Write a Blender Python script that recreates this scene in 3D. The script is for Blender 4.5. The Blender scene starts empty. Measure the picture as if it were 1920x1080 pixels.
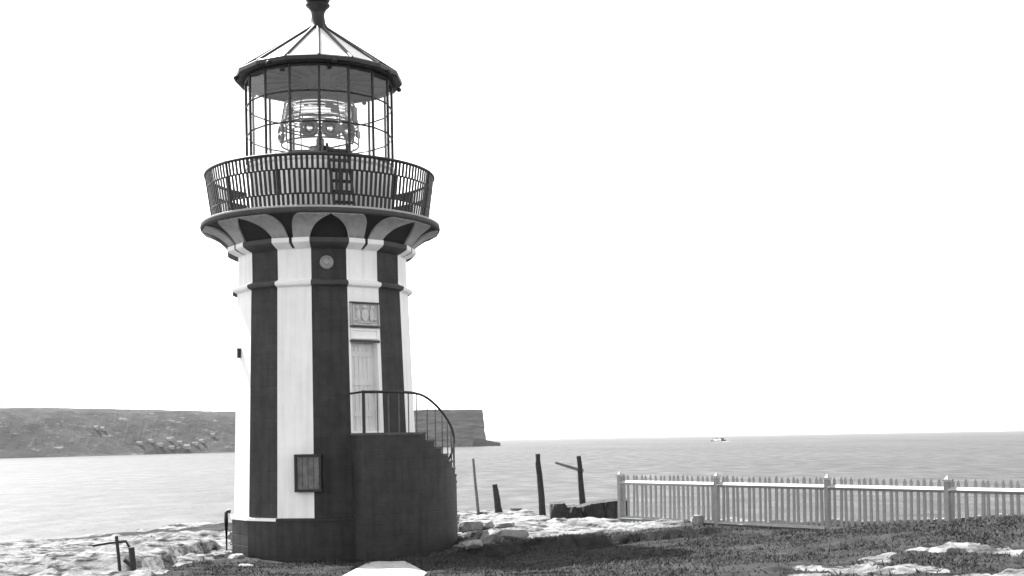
import bpy, bmesh, math, random
import numpy as np
from mathutils import Vector, Matrix, noise

random.seed(7)
S = bpy.context.scene
COL = S.collection
rad = math.radians
sin, cos, pi = math.sin, math.cos, math.pi

# ------------------------------------------------------------------ camera
F = 2350.0; EYE = 2.6; HOR = 821.0; ROLL = rad(1.0)
cam = bpy.data.cameras.new('camera')
cam.sensor_width = 36.0
cam.lens = 36.0*F/1920.0
cam.shift_y = (HOR-540.0)/1920.0
cam.clip_start = 0.1; cam.clip_end = 90000
co = bpy.data.objects.new('camera', cam); COL.objects.link(co)
co.location = (0, 0, EYE); co.rotation_euler = (rad(90), ROLL, 0)
S.camera = co

# ------------------------------------------------------------------ sky, sun, exposure
SUN_EL = rad(50); SUN_DIR = Vector((-0.64, 0.77, 0)).normalized()
w = bpy.data.worlds.new('World'); S.world = w; w.use_nodes = True
nt = w.node_tree; nt.nodes.clear()
sky = nt.nodes.new('ShaderNodeTexSky'); sky.sky_type = 'NISHITA'; sky.sun_disc = False
sky.sun_elevation = SUN_EL
sky.sun_rotation = math.atan2(SUN_DIR.x, SUN_DIR.y)
sky.air_density = 1.2; sky.dust_density = 1.0; sky.ozone_density = 0.6
bw = nt.nodes.new('ShaderNodeRGBToBW')
bg = nt.nodes.new('ShaderNodeBackground'); bg.inputs['Strength'].default_value = 0.12
out = nt.nodes.new('ShaderNodeOutputWorld')
nt.links.new(sky.outputs['Color'], bw.inputs['Color'])
nt.links.new(bw.outputs['Val'], bg.inputs['Color'])
nt.links.new(bg.outputs['Background'], out.inputs['Surface'])
sl = bpy.data.lights.new('sun', 'SUN'); sl.energy = 4.0; sl.angle = rad(0.6); sl.color = (1, 1, 1)
so = bpy.data.objects.new('sun', sl); COL.objects.link(so)
sd = Vector((SUN_DIR.x*cos(SUN_EL), SUN_DIR.y*cos(SUN_EL), sin(SUN_EL)))
so.rotation_euler = sd.to_track_quat('Z', 'Y').to_euler(); so.location = (-20, 20, 60)
vs = S.view_settings
vs.view_transform = 'Standard'; vs.look = 'None'; vs.exposure = 2.02; vs.gamma = 1
try: vs.use_curve_mapping = False
except Exception: pass

# ------------------------------------------------------------------ helpers
def mat(name, col, rough=0.8, var=0.15, scale=3.0, bump=0.0, bscale=20.0, courses=0.0, spec=0.3, stain=0.0):
    m = bpy.data.materials.new(name); m.use_nodes = True
    n = m.node_tree; b = n.nodes['Principled BSDF']
    b.inputs['Roughness'].default_value = rough
    b.inputs['Specular IOR Level'].default_value = spec
    tc = n.nodes.new('ShaderNodeTexCoord')
    nz = n.nodes.new('ShaderNodeTexNoise'); nz.inputs['Scale'].default_value = scale
    nz.inputs['Detail'].default_value = 8; nz.inputs['Roughness'].default_value = 0.65
    n.links.new(tc.outputs['Object'], nz.inputs['Vector'])
    mr = n.nodes.new('ShaderNodeMapRange')
    mr.inputs['From Min'].default_value = 0.3; mr.inputs['From Max'].default_value = 0.7
    mr.inputs['To Min'].default_value = col*(1-var); mr.inputs['To Max'].default_value = min(0.95, col*(1+var))
    n.links.new(nz.outputs['Fac'], mr.inputs['Value'])
    src = mr.outputs['Result']
    if stain:
        mp = n.nodes.new('ShaderNodeMapping'); mp.inputs['Scale'].default_value = (5, 5, 0.35)
        n2 = n.nodes.new('ShaderNodeTexNoise'); n2.inputs['Scale'].default_value = 1.6; n2.inputs['Detail'].default_value = 6
        n.links.new(tc.outputs['Object'], mp.inputs['Vector']); n.links.new(mp.outputs['Vector'], n2.inputs['Vector'])
        r2 = n.nodes.new('ShaderNodeMapRange'); r2.inputs['From Min'].default_value = 0.45; r2.inputs['From Max'].default_value = 0.72
        r2.inputs['To Min'].default_value = 1.0; r2.inputs['To Max'].default_value = 1.0-stain
        n.links.new(n2.outputs['Fac'], r2.inputs['Value'])
        mu = n.nodes.new('ShaderNodeMath'); mu.operation = 'MULTIPLY'
        n.links.new(src, mu.inputs[0]); n.links.new(r2.outputs['Result'], mu.inputs[1]); src = mu.outputs[0]
    n.links.new(src, b.inputs['Base Color'])
    if bump or courses:
        bp = n.nodes.new('ShaderNodeBump'); bp.inputs['Strength'].default_value = 0.8
        bp.inputs['Distance'].default_value = max(bump, 0.004)
        nb = n.nodes.new('ShaderNodeTexNoise'); nb.inputs['Scale'].default_value = bscale; nb.inputs['Detail'].default_value = 8
        n.links.new(tc.outputs['Object'], nb.inputs['Vector'])
        hs = nb.outputs['Fac']
        if courses:
            sx = n.nodes.new('ShaderNodeSeparateXYZ'); n.links.new(tc.outputs['Object'], sx.inputs[0])
            md = n.nodes.new('ShaderNodeMath'); md.operation = 'PINGPONG'; md.inputs[1].default_value = courses/2
            n.links.new(sx.outputs['Z'], md.inputs[0])
            r3 = n.nodes.new('ShaderNodeMapRange'); r3.inputs['From Min'].default_value = 0; r3.inputs['From Max'].default_value = 0.012
            r3.inputs['To Min'].default_value = -0.7; r3.inputs['To Max'].default_value = 0
            n.links.new(md.outputs[0], r3.inputs['Value'])
            ad = n.nodes.new('ShaderNodeMath'); n.links.new(hs, ad.inputs[0]); n.links.new(r3.outputs['Result'], ad.inputs[1]); hs = ad.outputs[0]
        n.links.new(hs, bp.inputs['Height'])
        n.links.new(bp.outputs['Normal'], b.inputs['Normal'])
    return m

M = {}
M['white'] = mat('white_paint', 0.80, 0.7, 0.07, 1.5, 0.004, 9, stain=0.12)
M['dark'] = mat('dark_red_paint', 0.036, 0.75, 0.3, 2.4, 0.007, 12, 0.22, stain=0.3)
M['white_trim'] = mat('white_trim_paint', 0.82, 0.7, 0.06, 3, 0.002, 20)
M['dark_trim'] = mat('dark_trim_paint', 0.055, 0.7, 0.2, 3, 0.002, 20)
M['iron'] = mat('black_iron', 0.014, 0.5, 0.3, 5, 0.001, 40, spec=0.4)
M['arch'] = mat('shade_grey_arch_paint', 0.34, 0.8, 0.2, 2.5, 0.003, 20, stain=0.25)  # white ribs greyed so the paint carries the shade under the gallery
M['rosette'] = mat('grey_rosette_stone', 0.26, 0.8, 0.25, 9, 0.003, 25)
M['cove'] = mat('shadow_dark_cove_paint', 0.02, 0.75, 0.25, 3, 0.002, 20)  # dark paint deepened; the cove's shadow is put into its colour
M['iron_grey'] = mat('grey_iron', 0.10, 0.55, 0.25, 5, 0.001, 40)
M['rail'] = mat('railing_iron', 0.022, 0.55, 0.25, 5, 0.001, 40)
M['roof'] = mat('roof_white_metal', 0.72, 0.5, 0.08, 2, 0.002, 12)
M['ceil'] = mat('lantern_ceiling_paint', 0.05, 0.8, 0.3, 3)
M['murette'] = mat('lantern_wall_paint', 0.72, 0.7, 0.1, 2, stain=0.2)
M['floor'] = mat('gallery_stone', 0.35, 0.85, 0.15, 3)
M['door'] = mat('door_paint', 0.66, 0.6, 0.08, 3, stain=0.15)
M['plaque'] = mat('plaque_stone', 0.40, 0.8, 0.2, 6, 0.004, 25)
M['plaque_light'] = mat('plaque_relief_stone', 0.52, 0.8, 0.12, 8)
M['hatch'] = mat('hatch_boards', 0.13, 0.8, 0.4, 6, 0.004, 18)
M['tread'] = mat('stair_stone', 0.08, 0.85, 0.2, 5, 0.003, 20)
M['brass'] = mat('lens_brass', 0.02, 0.35, 0.3, 6, spec=0.6)
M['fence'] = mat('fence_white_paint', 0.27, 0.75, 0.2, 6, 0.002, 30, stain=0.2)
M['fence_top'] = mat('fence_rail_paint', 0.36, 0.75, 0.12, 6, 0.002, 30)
M['timber'] = mat('weathered_dark_timber', 0.035, 0.9, 0.4, 8, 0.008, 25)
M['timber_grey'] = mat('weathered_grey_timber', 0.14, 0.9, 0.3, 8, 0.006, 25)
M['slab'] = mat('pale_concrete', 0.40, 0.9, 0.35, 3, 0.02, 9, stain=0.3)
M['rock'] = mat('pale_sandstone', 0.20, 0.95, 0.45, 2.2, 0.04, 5)
M['rock_dark'] = mat('dark_and_shaded_rock', 0.035, 0.95, 0.5, 3, 0.05, 5)
M['house_wall'] = mat('far_house_wall', 0.28, 0.9, 0.1, 0.2)
M['house_roof'] = mat('far_house_roof', 0.13, 0.9, 0.2, 0.2)
M['hull'] = mat('ship_hull_paint', 0.02, 0.6, 0.1, 0.2)
M['shipwhite'] = mat('ship_white_paint', 0.8, 0.6, 0.05, 0.2)
M['foam'] = mat('sea_foam', 0.85, 0.9, 0.1, 0.2)

def glass_mat(name, refl, tint):
    m = bpy.data.materials.new(name); m.use_nodes = True
    n = m.node_tree; n.nodes.clear()
    o = n.nodes.new('ShaderNodeOutputMaterial'); mx = n.nodes.new('ShaderNodeMixShader')
    t = n.nodes.new('ShaderNodeBsdfTransparent'); t.inputs['Color'].default_value = (tint, tint, tint, 1)
    g = n.nodes.new('ShaderNodeBsdfGlossy'); g.inputs['Roughness'].default_value = 0.02
    fr = n.nodes.new('ShaderNodeLayerWeight'); fr.inputs['Blend'].default_value = refl
    pw = n.nodes.new('ShaderNodeMath'); pw.operation = 'POWER'; pw.inputs[1].default_value = 5
    ma = n.nodes.new('ShaderNodeMath'); ma.operation = 'MULTIPLY_ADD'; ma.inputs[1].default_value = 0.5; ma.inputs[2].default_value = 0.07
    fr.inputs['Blend'].default_value = 0.5
    n.links.new(fr.outputs['Facing'], pw.inputs[0]); n.links.new(pw.outputs[0], ma.inputs[0]); n.links.new(ma.outputs[0], mx.inputs['Fac'])
    n.links.new(t.outputs[0], mx.inputs[1]); n.links.new(g.outputs[0], mx.inputs[2]); n.links.new(mx.outputs[0], o.inputs['Surface'])
    return m
M['glass'] = glass_mat('lantern_glass', 0.25, 0.95)
def lens_glass():
    m = bpy.data.materials.new('lens_prism_glass'); m.use_nodes = True
    b = m.node_tree.nodes['Principled BSDF']
    b.inputs['Base Color'].default_value = (0.9, 0.9, 0.9, 1)
    b.inputs['Transmission Weight'].default_value = 1.0; b.inputs['Roughness'].default_value = 0.03; b.inputs['IOR'].default_value = 1.5
    return m
M['lens'] = lens_glass()

class MB:
    def __init__(s): s.v = []; s.f = []; s.m = []; s.sm = []
    def add(s, vs, fs, mi=0, smooth=False):
        o = len(s.v); s.v += [tuple(v) for v in vs]
        for f in fs: s.f.append([i+o for i in f]); s.m.append(mi); s.sm.append(smooth)
    def box(s, c, size, rz=0.0, mi=0, mtx=None):
        x, y, z = [k/2 for k in size]
        pts = [Vector((a*x, b*y, d*z)) for d in (-1, 1) for a, b in ((-1, -1), (1, -1), (1, 1), (-1, 1))]
        R = mtx if mtx is not None else Matrix.Rotation(rz, 3, 'Z')
        c = Vector(c)
        s.add([R @ p + c for p in pts], [(3, 2, 1, 0), (4, 5, 6, 7), (0, 1, 5, 4), (1, 2, 6, 5), (2, 3, 7, 6), (3, 0, 4, 7)], mi)
    def tube(s, pts, r, n=8, mi=0, closed=False):
        pts = [Vector(p) for p in pts]; N = len(pts); rings = []
        rr = r if isinstance(r, (list, tuple)) else [r]*N
        for i, p in enumerate(pts):
            a = pts[(i-1) % N] if (closed or i > 0) else p
            b = pts[(i+1) % N] if (closed or i < N-1) else p
            d = (b-a).normalized()
            u = d.cross(Vector((0, 0, 1)))
            if u.length < 1e-3: u = d.cross(Vector((1, 0, 0)))
            u.normalize(); v = d.cross(u)
            rings += [p+(u*cos(2*pi*k/n)+v*sin(2*pi*k/n))*rr[i] for k in range(n)]
        fs = []
        for i in range(N if closed else N-1):
            j = (i+1) % N
            for k in range(n):
                fs.append((i*n+k, i*n+(k+1) % n, j*n+(k+1) % n, j*n+k))
        s.add(rings, fs, mi, True)
        if not closed:
            s.add(rings[:n], [tuple(range(n))], mi); s.add(rings[-n:], [tuple(range(n-1, -1, -1))], mi)
    def lathe(s, prof, n=48, mi=0, smooth=True, a0=0.0, a1=2*pi):
        full = abs(a1-a0-2*pi) < 1e-6
        cols = n if full else n+1
        vs = [pol(r, a0+(a1-a0)*k/n, z) for r, z in prof for k in range(cols)]
        fs = []
        for i in range(len(prof)-1):
            for k in range(n):
                k2 = (k+1) % cols
                fs.append((i*cols+k, i*cols+k2, (i+1)*cols+k2, (i+1)*cols+k))
        s.add(vs, fs, mi, smooth)
    def build(s, name, mats, parent=None, loc=None, rz=None):
        me = bpy.data.meshes.new(name); me.from_pydata(s.v, [], s.f)
        if not isinstance(mats, (list, tuple)): mats = [mats]
        for m in mats: me.materials.append(m)
        me.polygons.foreach_set('material_index', s.m); me.polygons.foreach_set('use_smooth', s.sm)
        me.update()
        o = bpy.data.objects.new(name, me); COL.objects.link(o)
        if parent is not None: o.parent = parent
        if loc is not None: o.location = loc
        if rz is not None: o.rotation_euler = (0, 0, rz)
        return o

def pol(R, a, z): return (R*sin(a), -R*cos(a), z)    # a = 0 faces the seaward path, positive to the right
def tag(o, label, cat, group=None, kind=None):
    if label: o['label'] = label
    if cat: o['category'] = cat
    if group: o['group'] = group
    if kind: o['kind'] = kind
    return o
def empty(name, loc, rz=0.0):
    o = bpy.data.objects.new(name, None); COL.objects.link(o); o.location = loc; o.rotation_euler = (0, 0, rz); return o
def dup(o, parent, rz=None, loc=None):
    c = o.copy(); COL.objects.link(c); c.parent = parent
    if rz is not None: c.rotation_euler = (0, 0, rz)
    if loc is not None: c.location = loc
    return c
def P(px, py, d):                                   # point seen at a photograph pixel, d metres ahead of the camera
    u = px-960; v = HOR-py
    x = u*cos(ROLL)+v*sin(ROLL); y = -u*sin(ROLL)+v*cos(ROLL)
    return Vector((x*d/F, d, EYE+y*d/F))

# ------------------------------------------------------------------ ground
TX, TY = -350/F*27.6, 27.6
SEA = -21.0
ctrl = [P(*c) for c in [(0,1080,20),(480,1082,20),(700,1080,20.5),(440,1050,25.5),(600,1053,25.5),(690,1053,24.8),(855,1019,27.3),
    (960,1000,27.5),(960,1080,17),(1165,986,29.7),(1300,992,27.5),(1400,997,26),(1500,1000,24.6),(1640,990,23.4),(1780,984,22.4),(1920,969,21.2),(2150,955,18.5),
    (1920,1080,14),(1450,1080,15),(1650,1030,18),(200,1006,36),(430,992,34),(0,1022,36),(-200,1025,36),(900,957,38),(1050,955,38),(1150,958,37)]]
ctrl += [Vector(p) for p in [(0,0,1.0),(-20,0,0.9),(20,0,1.6),(18,15,1.8),(-25,20,0.3),(-25,36,-0.3),(6.5,28.5,0.55),(9.5,26,0.8),(13,22,1.2),(TX,TY,0.2),(TX,TY+4,0.2),(-20,10,0.8)]]
A = np.array([[p.x, p.y] for p in ctrl]); Zc = np.array([p.z for p in ctrl])
def tps(r): return np.where(r > 1e-9, r*r*np.log(r+1e-12), 0)
n_ = len(A)
K = tps(np.linalg.norm(A[:, None]-A[None], axis=2))+np.eye(n_)*0.4
Pm = np.hstack([np.ones((n_, 1)), A])
W = np.linalg.solve(np.block([[K, Pm], [Pm.T, np.zeros((3, 3))]]), np.concatenate([Zc, np.zeros(3)]))
FA, FB = P(1165, 985, 29.7), P(1920, 970, 22.0)
FDX, FDY = FB.x-FA.x, FB.y-FA.y
def base_h(x, y):
    z = np.full(x.shape, W[n_]) + W[n_+1]*x + W[n_+2]*y
    for i in range(n_):
        z += W[i]*tps(np.hypot(x-A[i, 0], y-A[i, 1]))
    return z
def sstep(a, b, t):
    t = np.clip((t-a)/(b-a), 0, 1); return t*t*(3-2*t)
def poly_in(x, y, poly):
    r = np.zeros(x.shape, bool); j = len(poly)-1
    for i in range(len(poly)):
        xi, yi = poly[i]; xj, yj = poly[j]
        c = ((yi > y) != (yj > y)) & (x < (xj-xi)*(y-yi)/(yj-yi+1e-12)+xi)
        r ^= c; j = i
    return r
def ray_ground(px, py, hf):
    d0 = 8.0; ds = np.arange(8, 45, 0.1)
    pts = [P(px, py, d) for d in ds]
    x = np.array([p.x for p in pts]); y = np.array([p.y for p in pts]); z = np.array([p.z for p in pts])
    g = hf(x, y); k = np.where(z <= g)[0]
    i = k[0] if len(k) else len(ds)-1
    return x[i], y[i], float(g[i])
def line_pts(l): return [ray_ground(a, b, base_h)[:2] for a, b in l]
ROCKS = [line_pts(l) for l in [
    [(-150,1010),(200,1008),(432,998),(432,1040),(400,1052),(330,1064),(250,1085),(-150,1100)],
    [(862,962),(960,962),(1160,962),(1330,992),(1300,1000),(1180,1001),(1110,1000),(1070,1016),(1000,1022),(940,1034),(862,1046)],
    [(1430,1095),(1500,1078),(1580,1062),(1640,1046),(1690,1037),(1700,1044),(1640,1058),(1590,1076),(1540,1100)],
    [(1455,1058),(1600,1060),(1595,1070),(1455,1070)],
    [(1600,1062),(1700,1058),(1790,1062),(1785,1074),(1600,1078)],
    [(1725,1044),(1755,1026),(1805,1018),(1812,1034),(1760,1044)],
    [(1815,1030),(1940,1032),(1940,1042),(1820,1040)],
    [(1640,1082),(1800,1080),(1930,1074),(1930,1100),(1640,1100)]]]
LEDGES = [(line_pts([(240,1024),(300,1012),(360,1010),(428,1012)]), 0.15, 1.2),
          (line_pts([(815,1054),(870,1048),(1000,1034),(1150,1020),(1270,1008),(1390,998)]), 0.17, 1.3),
          (line_pts([(236,1078),(290,1068),(330,1050),(380,1040),(432,1033)]), 0.26, 2.5),
          (line_pts([(-60,1074),(40,1066),(90,1070),(110,1078)]), 0.12, 1.5),
          (line_pts([(1000,990),(1080,988),(1160,990),(1290,998)]), 0.10, 1.0),
          (line_pts([(870,1016),(930,1022),(975,1012)]), 0.12, 1.0)]
def edge_y(x):
    e = np.where(x < 3, 37.5, 0)*1.0
    fy = FA.y+(x-FA.x)*FDY/FDX+4.0
    e = np.minimum(38.0, np.maximum(fy, 12))
    return e
def nz(x, y, sc, seed=0.0):
    return np.array([noise.noise((a*sc+seed, b*sc-seed, seed*1.7)) for a, b in zip(x.ravel(), y.ravel())]).reshape(x.shape)
def rock_mask(x, y):
    jx = x+0.35*nz(x, y, 0.9, 3)+0.2*nz(x, y, 3.0, 5); jy = y+0.5*nz(x, y, 0.8, 9)+0.3*nz(x, y, 2.7, 11)
    r = np.zeros(x.shape)
    for p in ROCKS: r = np.maximum(r, poly_in(jx, jy, p)*1.0)
    e = edge_y(x)
    r = np.maximum(r, sstep(-1.5, 0.3, jy-e))
    return r
def height(x, y, detail=True):
    z = base_h(x, y)
    for pl, st, back in LEDGES:
        best = np.full(x.shape, 1e9); sd = np.zeros(x.shape); endf = np.zeros(x.shape)
        tot = len(pl)-1
        for i in range(tot):
            ax, ay = pl[i]; bx, by = pl[i+1]; dx, dy = bx-ax, by-ay; L = dx*dx+dy*dy
            t = np.clip(((x-ax)*dx+(y-ay)*dy)/L, 0, 1)
            d = np.hypot(x-ax-t*dx, y-ay-t*dy); sg = np.sign(dx*(y-ay)-dy*(x-ax))
            u = (i+t)/tot
            m = d < best
            best = np.where(m, d, best); sd = np.where(m, sg*d, sd); endf = np.where(m, u, endf)
        jit = sd+(0.06*np.sin(x*5.1+y*3)+0.08*np.sin(x*2.3-y*1.1) if detail else 0)
        fade = sstep(0, 0.12, endf)*sstep(0, 0.12, 1-endf)*(best < 4)
        z = z+st*fade*sstep(-0.05, 0.06, jit)*(1-sstep(back*0.4, back, jit))
    e = edge_y(x)
    if detail:
        rm = rock_mask(x, y)
        q = 0.55*nz(x*0.6, y*1.3, 0.55, 21)+0.3*nz(x*0.6, y*1.4, 1.3, 31)+0.12*nz(x*0.7, y*1.3, 3.1, 41)
        k = 5.0; qq = q*k; fl = np.floor(qq); terr = (fl+sstep(0.38, 0.55, qq-fl))/k
        z = z+rm*(0.28*terr+0.05*nz(x*0.7, y, 3, 51)+0.035*nz(x, y, 8, 55))
        z = z+(1-rm)*(0.05*nz(x, y, 0.9, 61)+0.03*nz(x, y, 3.2, 71))
        e = e+0.8*nz(x, y, 0.35, 81)
    dd = np.clip(y-e, 0, None)
    z = z-np.minimum(dd*dd*1.2, 30)
    return np.maximum(z, SEA-2)
def G(px, py): return Vector(ray_ground(px, py, lambda x, y: height(x, y)))

xs = np.concatenate([np.linspace(-60, -13, 40), np.arange(-12.8, 13.0, 0.085), np.linspace(13.2, 60, 40)])
ys = np.concatenate([np.linspace(-30, 11, 24), np.arange(11.3, 40, 0.1), np.linspace(40.3, 60, 40)])
GX, GY = np.meshgrid(xs, ys)
GZ = height(GX, GY); RM = rock_mask(GX, GY)
nx, ny = len(xs), len(ys)
verts = np.stack([GX.ravel(), GY.ravel(), GZ.ravel()], 1)
idx = np.arange(nx*ny).reshape(ny, nx)
faces = np.stack([idx[:-1, :-1].ravel(), idx[:-1, 1:].ravel(), idx[1:, 1:].ravel(), idx[1:, :-1].ravel()], 1)
me = bpy.data.meshes.new('ground'); me.from_pydata(verts.tolist(), [], faces.tolist())
at = me.attributes.new('rock', 'FLOAT', 'POINT'); at.data.foreach_set('value', RM.ravel().astype(np.float32))
me.polygons.foreach_set('use_smooth', [True]*len(me.polygons))
ground = bpy.data.objects.new('ground', me); COL.objects.link(ground)
ground['kind'] = 'structure'
def ground_mat():
    m = bpy.data.materials.new('turf_and_sandstone'); m.use_nodes = True
    n = m.node_tree; b = n.nodes['Principled BSDF']; L = n.links.new
    b.inputs['Roughness'].default_value = 0.95; b.inputs['Specular IOR Level'].default_value = 0.05
    tc = n.nodes.new('ShaderNodeTexCoord')
    a = n.nodes.new('ShaderNodeAttribute'); a.attribute_name = 'rock'
    def noise_(sc, det=8, ro=0.65):
        k = n.nodes.new('ShaderNodeTexNoise'); k.inputs['Scale'].default_value = sc; k.inputs['Detail'].default_value = det; k.inputs['Roughness'].default_value = ro
        L(tc.outputs['Object'], k.inputs['Vector']); return k.outputs['Fac']
    def rng(src, a0, a1, b0, b1):
        k = n.nodes.new('ShaderNodeMapRange'); 
        for i, v in zip(('From Min', 'From Max', 'To Min', 'To Max'), (a0, a1, b0, b1)): k.inputs[i].default_value = v
        L(src, k.inputs['Value']); return k.outputs['Result']
    soil = rng(noise_(1.9), 0.36, 0.64, 0.014, 0.048)
    rockc = rng(noise_(1.7, 10, 0.7), 0.36, 0.62, 0.08, 0.28)
    # patches of turf in rock clefts
    j = n.nodes.new('ShaderNodeMath'); j.operation = 'ADD'; L(a.outputs['Fac'], j.inputs[0]); L(rng(noise_(3.1, 6), 0.3, 0.7, -0.35, 0.35), j.inputs[1])
    mp = n.nodes.new('ShaderNodeMapping'); mp.inputs['Scale'].default_value = (0.7, 1.5, 5.0); mp.inputs['Rotation'].default_value = (0, 0.15, 0.3)
    k = n.nodes.new('ShaderNodeTexNoise'); k.inputs['Scale'].default_value = 2.2; k.inputs['Detail'].default_value = 9; k.inputs['Roughness'].default_value = 0.72
    L(tc.outputs['Object'], mp.inputs['Vector']); L(mp.outputs['Vector'], k.inputs['Vector'])
    st = n.nodes.new('ShaderNodeMath'); st.operation = 'MULTIPLY'; L(rockc, st.inputs[0]); L(rng(k.outputs['Fac'], 0.40, 0.50, 0.15, 1.0), st.inputs[1]); rockc = st.outputs[0]
    fac = rng(j.outputs[0], 0.42, 0.58, 0, 1)
    mx = n.nodes.new('ShaderNodeMix'); L(fac, mx.inputs[0]); L(soil, mx.inputs[2]); L(rockc, mx.inputs[3])
    L(mx.outputs[0], b.inputs['Base Color'])
    bp = n.nodes.new('ShaderNodeBump'); bp.inputs['Strength'].default_value = 0.9; bp.inputs['Distance'].default_value = 0.06
    L(noise_(7.0, 10, 0.7), bp.inputs['Height']); L(bp.outputs['Normal'], b.inputs['Normal'])
    return m
me.materials.append(ground_mat())

# short coarse turf, nobody could count it
SLAB = line_pts([(700,1060),(755,1058),(792,1080),(775,1098),(648,1098),(650,1084)])
def turf():
    rng = np.random.default_rng(3); V = []; Fc = []
    N = 120000
    x = rng.uniform(-6.5, 15.5, N); y = 11.5+16.5*rng.random(N)**1.3
    keep = (y < edge_y(x)-1.0) & (np.abs(x) < 0.56*y+1)
    x, y = x[keep], y[keep]
    rm = rock_mask(x, y); dens = nz(x, y, 0.8, 91)
    keep = (rm < 0.5) & (rng.random(len(x)) < np.clip(0.62+1.1*dens, 0.08, 1)) & (np.hypot(x-TX, y-TY) > 2.3)
    keep &= ~poly_in(x, y, SLAB)
    x, y = x[keep], y[keep]; z = height(x, y)
    for i in range(len(x)):
        for _ in range(2):
            a = rng.uniform(0, 2*pi); h = rng.uniform(0.012, 0.042)*(1.7 if dens_ok(i) else 1); wd = rng.uniform(0.008, 0.018)
            ox, oy = rng.normal(0, 0.04, 2); lx, ly = rng.normal(0, 0.05, 2)
            o = len(V); ca, sa = cos(a)*wd, sin(a)*wd
            V += [(x[i]+ox-ca, y[i]+oy-sa, z[i]-0.02), (x[i]+ox+ca, y[i]+oy+sa, z[i]-0.02), (x[i]+ox+lx, y[i]+oy+ly, z[i]+h)]
            Fc.append((o, o+1, o+2))
    me = bpy.data.meshes.new('turf_grass'); me.from_pydata(V, [], Fc); me.materials.append(mat('coarse_turf', 0.058, 0.9, 0.5, 2.2, spec=0.06))
    o = bpy.data.objects.new('turf_grass', me); COL.objects.link(o)
    tag(o, 'short coarse dark grass growing over the foreground slope', 'grass', kind='stuff')
def dens_ok(i): return i % 5 == 0
turf()

# ------------------------------------------------------------------ sea
def water():
    m = bpy.data.materials.new('sea_water'); m.use_nodes = True
    n = m.node_tree; b = n.nodes['Principled BSDF']; L = n.links.new
    b.inputs['Base Color'].default_value = (0.03, 0.03, 0.03, 1); b.inputs['Roughness'].default_value = 0.42; b.inputs['IOR'].default_value = 1.2; b.inputs['Specular IOR Level'].default_value = 0.5
    tc = n.nodes.new('ShaderNodeTexCoord')
    def nn(sc, det):
        mp = n.nodes.new('ShaderNodeMapping'); mp.inputs['Scale'].default_value = sc
        k = n.nodes.new('ShaderNodeTexNoise'); k.inputs['Scale'].default_value = 1; k.inputs['Detail'].default_value = det; k.inputs['Roughness'].default_value = 0.6
        L(tc.outputs['Object'], mp.inputs['Vector']); L(mp.outputs['Vector'], k.inputs['Vector']); return k.outputs['Fac']
    b1 = n.nodes.new('ShaderNodeBump'); b1.inputs['Strength'].default_value = 0.55; b1.inputs['Distance'].default_value = 5.0
    L(nn((0.03, 0.05, 0.05), 8), b1.inputs['Height'])
    b2 = n.nodes.new('ShaderNodeBump'); b2.inputs['Strength'].default_value = 0.4; b2.inputs['Distance'].default_value = 0.9
    L(nn((0.25, 0.4, 0.3), 6), b2.inputs['Height']); L(b1.outputs['Normal'], b2.inputs['Normal'])
    L(b2.outputs['Normal'], b.inputs['Normal'])
    def rg(src, a0, a1, b0, b1):
        k = n.nodes.new('ShaderNodeMapRange')
        for i, v in zip(('From Min', 'From Max', 'To Min', 'To Max'), (a0, a1, b0, b1)): k.inputs[i].default_value = v
        L(src, k.inputs['Value']); return k.outputs['Result']
    ad = n.nodes.new('ShaderNodeMath'); L(rg(nn((0.0035, 0.0012, 1), 8), 0.3, 0.7, 0.26, 0.34), ad.inputs[0]); L(rg(nn((0.07, 0.03, 1), 10), 0.3, 0.7, 0.06, 0.26), ad.inputs[1])
    L(ad.outputs[0], b.inputs['Roughness'])
    return m
s = MB()
s.add([(-30000, -300, SEA), (30000, -300, SEA), (30000, 17000, SEA), (-30000, 17000, SEA)], [(0, 1, 2, 3)])
sea = s.build('sea', water()); sea['kind'] = 'structure'

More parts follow.
